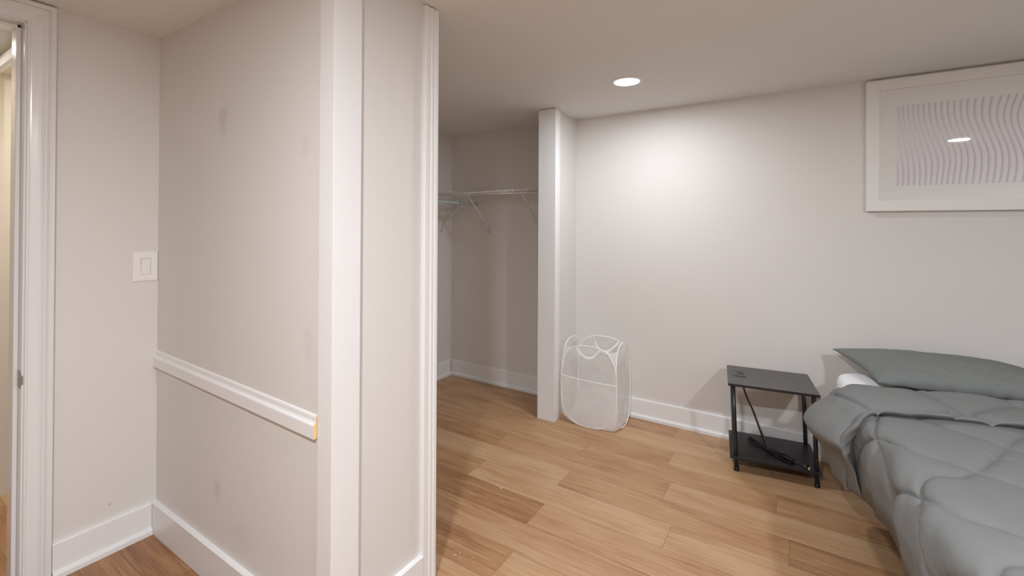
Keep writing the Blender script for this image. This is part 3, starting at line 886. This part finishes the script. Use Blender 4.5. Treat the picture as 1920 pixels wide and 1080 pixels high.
def section2(u, q):
    # past the foot the cloth turns down
    Q1 = BLN + .0
    if q <= Q1: p, z = section(u, q); return p, q, z
    p, z = section(u, Q1)
    d = q - Q1; a = min(d / .12, PI / 2)
    zz = z - .12 * (1 - math.cos(a)) - max(0, d - .12 * PI / 2)
    return p, Q1 + .10 * math.sin(a), max(zz, .25 + (z - .25) * .0 if z > .25 else z)
def base(u, q):
    p, qq, z = section2(u, q); return bw(p, qq, z)
def normal(u, q):
    h = .004
    a = base(u + h, q) - base(u - h, q); b_ = base(u, q + h) - base(u, q - h)
    n = b_.cross(a)
    if n.length < 1e-9: return Vector((0, 0, 1))
    n.normalize()
    return n if n.z > -.2 or n.dot(AX) < 0 else -n
N1 = (.161, 1.168); S = .29
t1, t2 = math.radians(41), math.radians(49.5)
def lattice(u, q):
    du, dq = u - N1[0], q - N1[1]
    c1 = (-math.sin(t1) * du + math.cos(t1) * dq) / S
    c2 = (math.sin(t2) * du + math.cos(t2) * dq) / S
    return c1, c2
def groove(c1, c2, w=.013):
    """0 on a stitch line, 1 well away from it; w = half width of the pinched strip in metres"""
    d1 = abs(c1 - round(c1)) * S; d2 = abs(c2 - round(c2)) * S
    g1 = 1 - math.exp(-d1 / w); g2 = 1 - math.exp(-d2 / w)
    return g1 * g2, d1, d2
def puff(u, q, s=1.):
    wob = .025 * noise.noise(Vector((u * 3, q * 3, 3)))
    c1, c2 = lattice(u + wob, q + wob * .7)
    g, d1, d2 = groove(c1, c2)
    a, b_ = abs(math.sin(PI * c1)), abs(math.sin(PI * c2))
    dome = (a * b_) ** .8
    # small gathers running off the stitch lines
    gt = math.exp(-d1 / .045) * noise.noise(Vector((c2 * 11, c1 * 1.5, 11))) * min(1, d1 / .012)
    gt += math.exp(-d2 / .045) * noise.noise(Vector((c1 * 11, c2 * 1.5, 23))) * min(1, d2 / .012)
    return (.013 * g + .012 * dome) * s + .0040 * gt * s
def wrinkle(u, q):
    side_ = max(0., min(1., (PSH - u) / .18))
    w = .005 * fbm(u * 4, q * 4, 2, 3)
    # soft folds hanging down the side
    ph_ = q * 10.5 + u * 5.0 + 1.2 * noise.noise(Vector((q * 3, u * 3, 2)))
    f = math.sin(ph_ * 2.1) * .5 + .5
    msk = max(0., noise.noise(Vector((q * 2.6, u * 2.0, 40))) + .25)
    w += side_ * msk * .020 * (f ** 2.2)
    w += side_ * .006 * fbm(q * 9 + u * 3, u * 3, 5, 3)
    return w
cf = nb()
us = [PSH - SIDE + (BW_ - 2 * (PSH - SIDE)) * 0 + k * .0062 for k in range(int((BW_ - 2 * (PSH - SIDE)) / .0062) + 1)]
qs = [.46 + k * .0065 for k in range(int((BLN + .42 - .46) / .0065) + 1)]
P = []
for u in us:
    row = []
    edge = min(u - us[0], us[-1] - u)
    ef = min(1., edge / .04) ** .5
    for q in qs:
        n = normal(u, q)
        row.append(base(u, q) + n * ((puff(u, q) * ef) + wrinkle(u, q)))
    P.append(row)
V = grid(cf, P, len(us), len(qs))
# under side: a parallel inner sheet joined at the edges gives the quilt its thickness
P2 = []
for i, u in enumerate(us[::6] + [us[-1]]):
    P2.append(u)
QP = []
iu = list(range(0, len(us), 6)); iq = list(range(0, len(qs), 6))
if iu[-1] != len(us) - 1: iu.append(len(us) - 1)
if iq[-1] != len(qs) - 1: iq.append(len(qs) - 1)
inner = [[cf.verts.new(base(us[i], qs[j]) - normal(us[i], qs[j]) * .006) for j in iq] for i in iu]
for i in range(len(iu) - 1):
    for j in range(len(iq) - 1):
        f = cf.faces.new((inner[i][j], inner[i][j + 1], inner[i + 1][j + 1], inner[i + 1][j])); f.smooth = True
def stitch(outer, inn):
    # outer: dense verts, inn: sparse verts at every 6th
    for k in range(len(inn) - 1):
        seg = outer[k * 6: min(k * 6 + 7, len(outer))] if k < len(inn) - 2 else outer[k * 6:]
        try:
            f = cf.faces.new(seg + [inn[k + 1], inn[k]]); f.smooth = False
        except ValueError: pass
stitch([V[0][j] for j in range(len(qs))], [inner[0][j] for j in range(len(iq))])
stitch([V[-1][j] for j in range(len(qs))], [inner[-1][j] for j in range(len(iq))])
stitch([V[i][0] for i in range(len(us))], [inner[i][0] for i in range(len(iu))])
stitch([V[i][-1] for i in range(len(us))], [inner[i][-1] for i in range(len(iu))])

# turned-back top edge of the comforter
def sm(a, b_, x):
    t = max(0, min(1, (x - a) / (b_ - a))); return t * t * (3 - 2 * t)
def cuff_surface():
    bm = nb(); P = []
    u0, u1 = -.250, BW_ + .20
    NU_, NB = int((u1 - u0) / .006), 90
    for i in range(NU_ + 1):
        u = u0 + (u1 - u0) * i / NU_
        sd = sm(.12, -.06, u)            # 1 on the hanging side
        qa = .445 + .02 * math.sin(u * 5) + .09 * sm(.22, -.06, u)
        qb = .790 + .015 * math.sin(u * 4 + 1) + .07 * sm(.15, -.1, u)
        end = sm(u0 - .001, u0 + .07, u) * sm(u1 + .001, u1 - .07, u)
        th = (.040 + .068 * sm(-.05, -.21, u)) * (end ** .5)
        row = []
        for j in range(NB + 1):
            b_ = j / NB
            if b_ < .84:
                k_ = b_ / .84; q = qa + (qb - qa) * k_
                prof = (1 - (1 - min(1., k_ / .30)) ** 2.2) ** .6
            else:
                k_ = (b_ - .84) / .16; q = qb + .016 * math.sin(k_ * PI) - .045 * k_ * k_
                prof = max(0., math.cos(k_ * PI / 2)) ** .8
            # shifts the bulk towards the pillow side
            n = normal(max(u, -.28), max(q, .3))
            tt = th * prof * (1.10 - .15 * b_)
            wob = .02 * noise.noise(Vector((u * 5, q * 5, 8)))
            c1 = (u + .085 + wob - (q - .5) * .5) / S; c2 = (q - .520 - wob + u * .30) / S if u < .25 else (q - .50 + (u - .25) * .8) / S
            gg, d1, d2 = groove(c1, c2, .012)
            tt += (.020 * gg - .014) * prof
            tt += .012 * (abs(math.sin(PI * c1)) * abs(math.sin(PI * c2))) ** .8 * prof
            tt += .009 * fbm(u * 6, q * 8, 31, 3) * prof
            pt = base(u, q) + n * (tt - .006)
            if q < .46: pt.z -= .0
            row.append(pt)
        P.append(row)
    grid(bm, P, NU_ + 1, NB + 1)
    return bm
cfo = bl(cf, 'comforter', m_quilt, parent=None, smooth=True) if False else None
for v in cf.verts: v.co -= BO
comf = link('comforter', cf, m_quilt, None, False)
comf.location = BO
for p_ in comf.data.polygons: p_.use_smooth = True
tag(comf, 'grey-green diamond-quilted comforter spread over the bed, its top edge folded back', 'comforter')
cu = cuff_surface()
for v in cu.verts: v.co -= BO
link('folded_edge', cu, m_quilt, comf, True)

# pillows
def pillow(name, label, BL, BR, FL, FR, T_, seed):
    BL, BR, FL, FR = map(Vector, (BL, BR, FL, FR))
    cen = (BL + BR + FL + FR) / 4
    ax = ((BR + FR) - (BL + FL)).normalized(); ay = ((BL + BR) - (FL + FR)).normalized(); nz_ = ax.cross(ay).normalized()
    if nz_.z < 0: nz_ = -nz_
    bm = nb(); N_ = 96; M_ = 64
    def pt(a, b_, s):
        # outline pulls in between the corners
        ia = 1 - .075 * (1 - b_ * b_) ** 1.0; ib = 1 - .07 * (1 - a * a)
        A, B_ = a * ia, b_ * ib
        p = (BL * (1 - A) * (1 + B_) + BR * (1 + A) * (1 + B_) + FL * (1 - A) * (1 - B_) + FR * (1 + A) * (1 - B_)) / 4
        prof = (max(0, 1 - abs(a) ** 2.6) * max(0, 1 - abs(b_) ** 2.4)) ** .52
        th = T_ * prof
        e = 1 - max(abs(a), abs(b_))
        wr = 0.
        front = sm(.25, -.9, b_)
        ln = noise.noise(Vector((a * 9 - b_ * 4.5, b_ * 1.3, seed)))
        wr += .013 * front * ln
        wr += .006 * fbm(a * 5 + seed, b_ * 3, 1, 4)
        r = noise.noise(Vector((a * 6 + b_ * 5, b_ * 2, seed + 3)))
        wr += .005 * (1 - min(1, abs(r) * 5)) * (.4 + front)
        return p + nz_ * (s * (th * (1.0 if s > 0 else .62)) + wr * prof ** .5)
    top = [[bm.verts.new(pt(-1 + 2 * i / N_, -1 + 2 * j / M_, 1)) for j in range(M_ + 1)] for i in range(N_ + 1)]
    bot = [[(top[i][j] if i in (0, N_) or j in (0, M_) else bm.verts.new(pt(-1 + 2 * i / N_, -1 + 2 * j / M_, -1))) for j in range(M_ + 1)] for i in range(N_ + 1)]
    for i in range(N_):
        for j in range(M_):
            bm.faces.new((top[i][j], top[i + 1][j], top[i + 1][j + 1], top[i][j + 1]))
            bm.faces.new((bot[i][j], bot[i][j + 1], bot[i + 1][j + 1], bot[i + 1][j]))
    for v in bm.verts: v.co -= cen
    o = link(name, bm, m_pillow, None, True); o.location = cen
    tag(o, label, 'pillow', 'pillows at the head of the bed')
    return o
pillow('pillow', 'long grey-green pillow in front at the left of the bed head', (.165, 3.215, .700), (.945, 3.225, .715), (.325, 2.79, .655), (1.02, 2.82, .675), .078, 5)
pillow('pillow', 'grey-green pillow at the right, mostly outside the photo', (.955, 3.285, .715), (1.62, 3.29, .70), (1.06, 2.93, .66), (1.66, 2.93, .655), .075, 17)

# ------------------------------------------------------------------ crumbs on the floor by the closet
bm = nb(); rr = random.Random(3)
spots = [(-1.93, 2.62, .004), (-1.86, 2.35, .005), (-1.78, 2.40, .003), (-1.55, 2.84, .005), (-1.62, 2.80, .004), (-1.66, 2.77, .003), (-1.59, 2.86, .004), (-1.40, 2.62, .005),
         (-1.34, 2.58, .003), (-1.62, 2.24, .005), (-1.58, 2.22, .004), (-1.60, 2.26, .003), (-1.36, 2.02, .006), (-1.33, 2.03, .004), (-1.22, 1.50, .006), (-1.16, 1.52, .004),
         (-1.46, 1.86, .004), (-1.15, 1.40, .003), (-.86, 2.20, .003), (-.78, 2.22, .003), (-.53, 2.30, .003), (-1.30, 2.45, .003), (-1.45, 2.5, .003)]
for x, y, s in spots:
    for _ in range(3):
        xx, yy, ss = x + rr.gauss(0, .012), y + rr.gauss(0, .010), s * rr.uniform(.35, .8)
        m_ = Matrix.Translation((xx, yy, ss * .35)) @ Matrix.Rotation(rr.uniform(0, 6), 4, 'Z') @ Matrix.Diagonal((ss, ss * rr.uniform(.4, .8), ss * .4, 1))
        bmesh.ops.create_icosphere(bm, subdivisions=1, radius=1.0, matrix=m_)
cr = link('floor_crumbs', bm, m_crumb, None)
tag(cr, 'pale plaster crumbs scattered on the wood floor before the closet', 'debris', None, 'stuff')
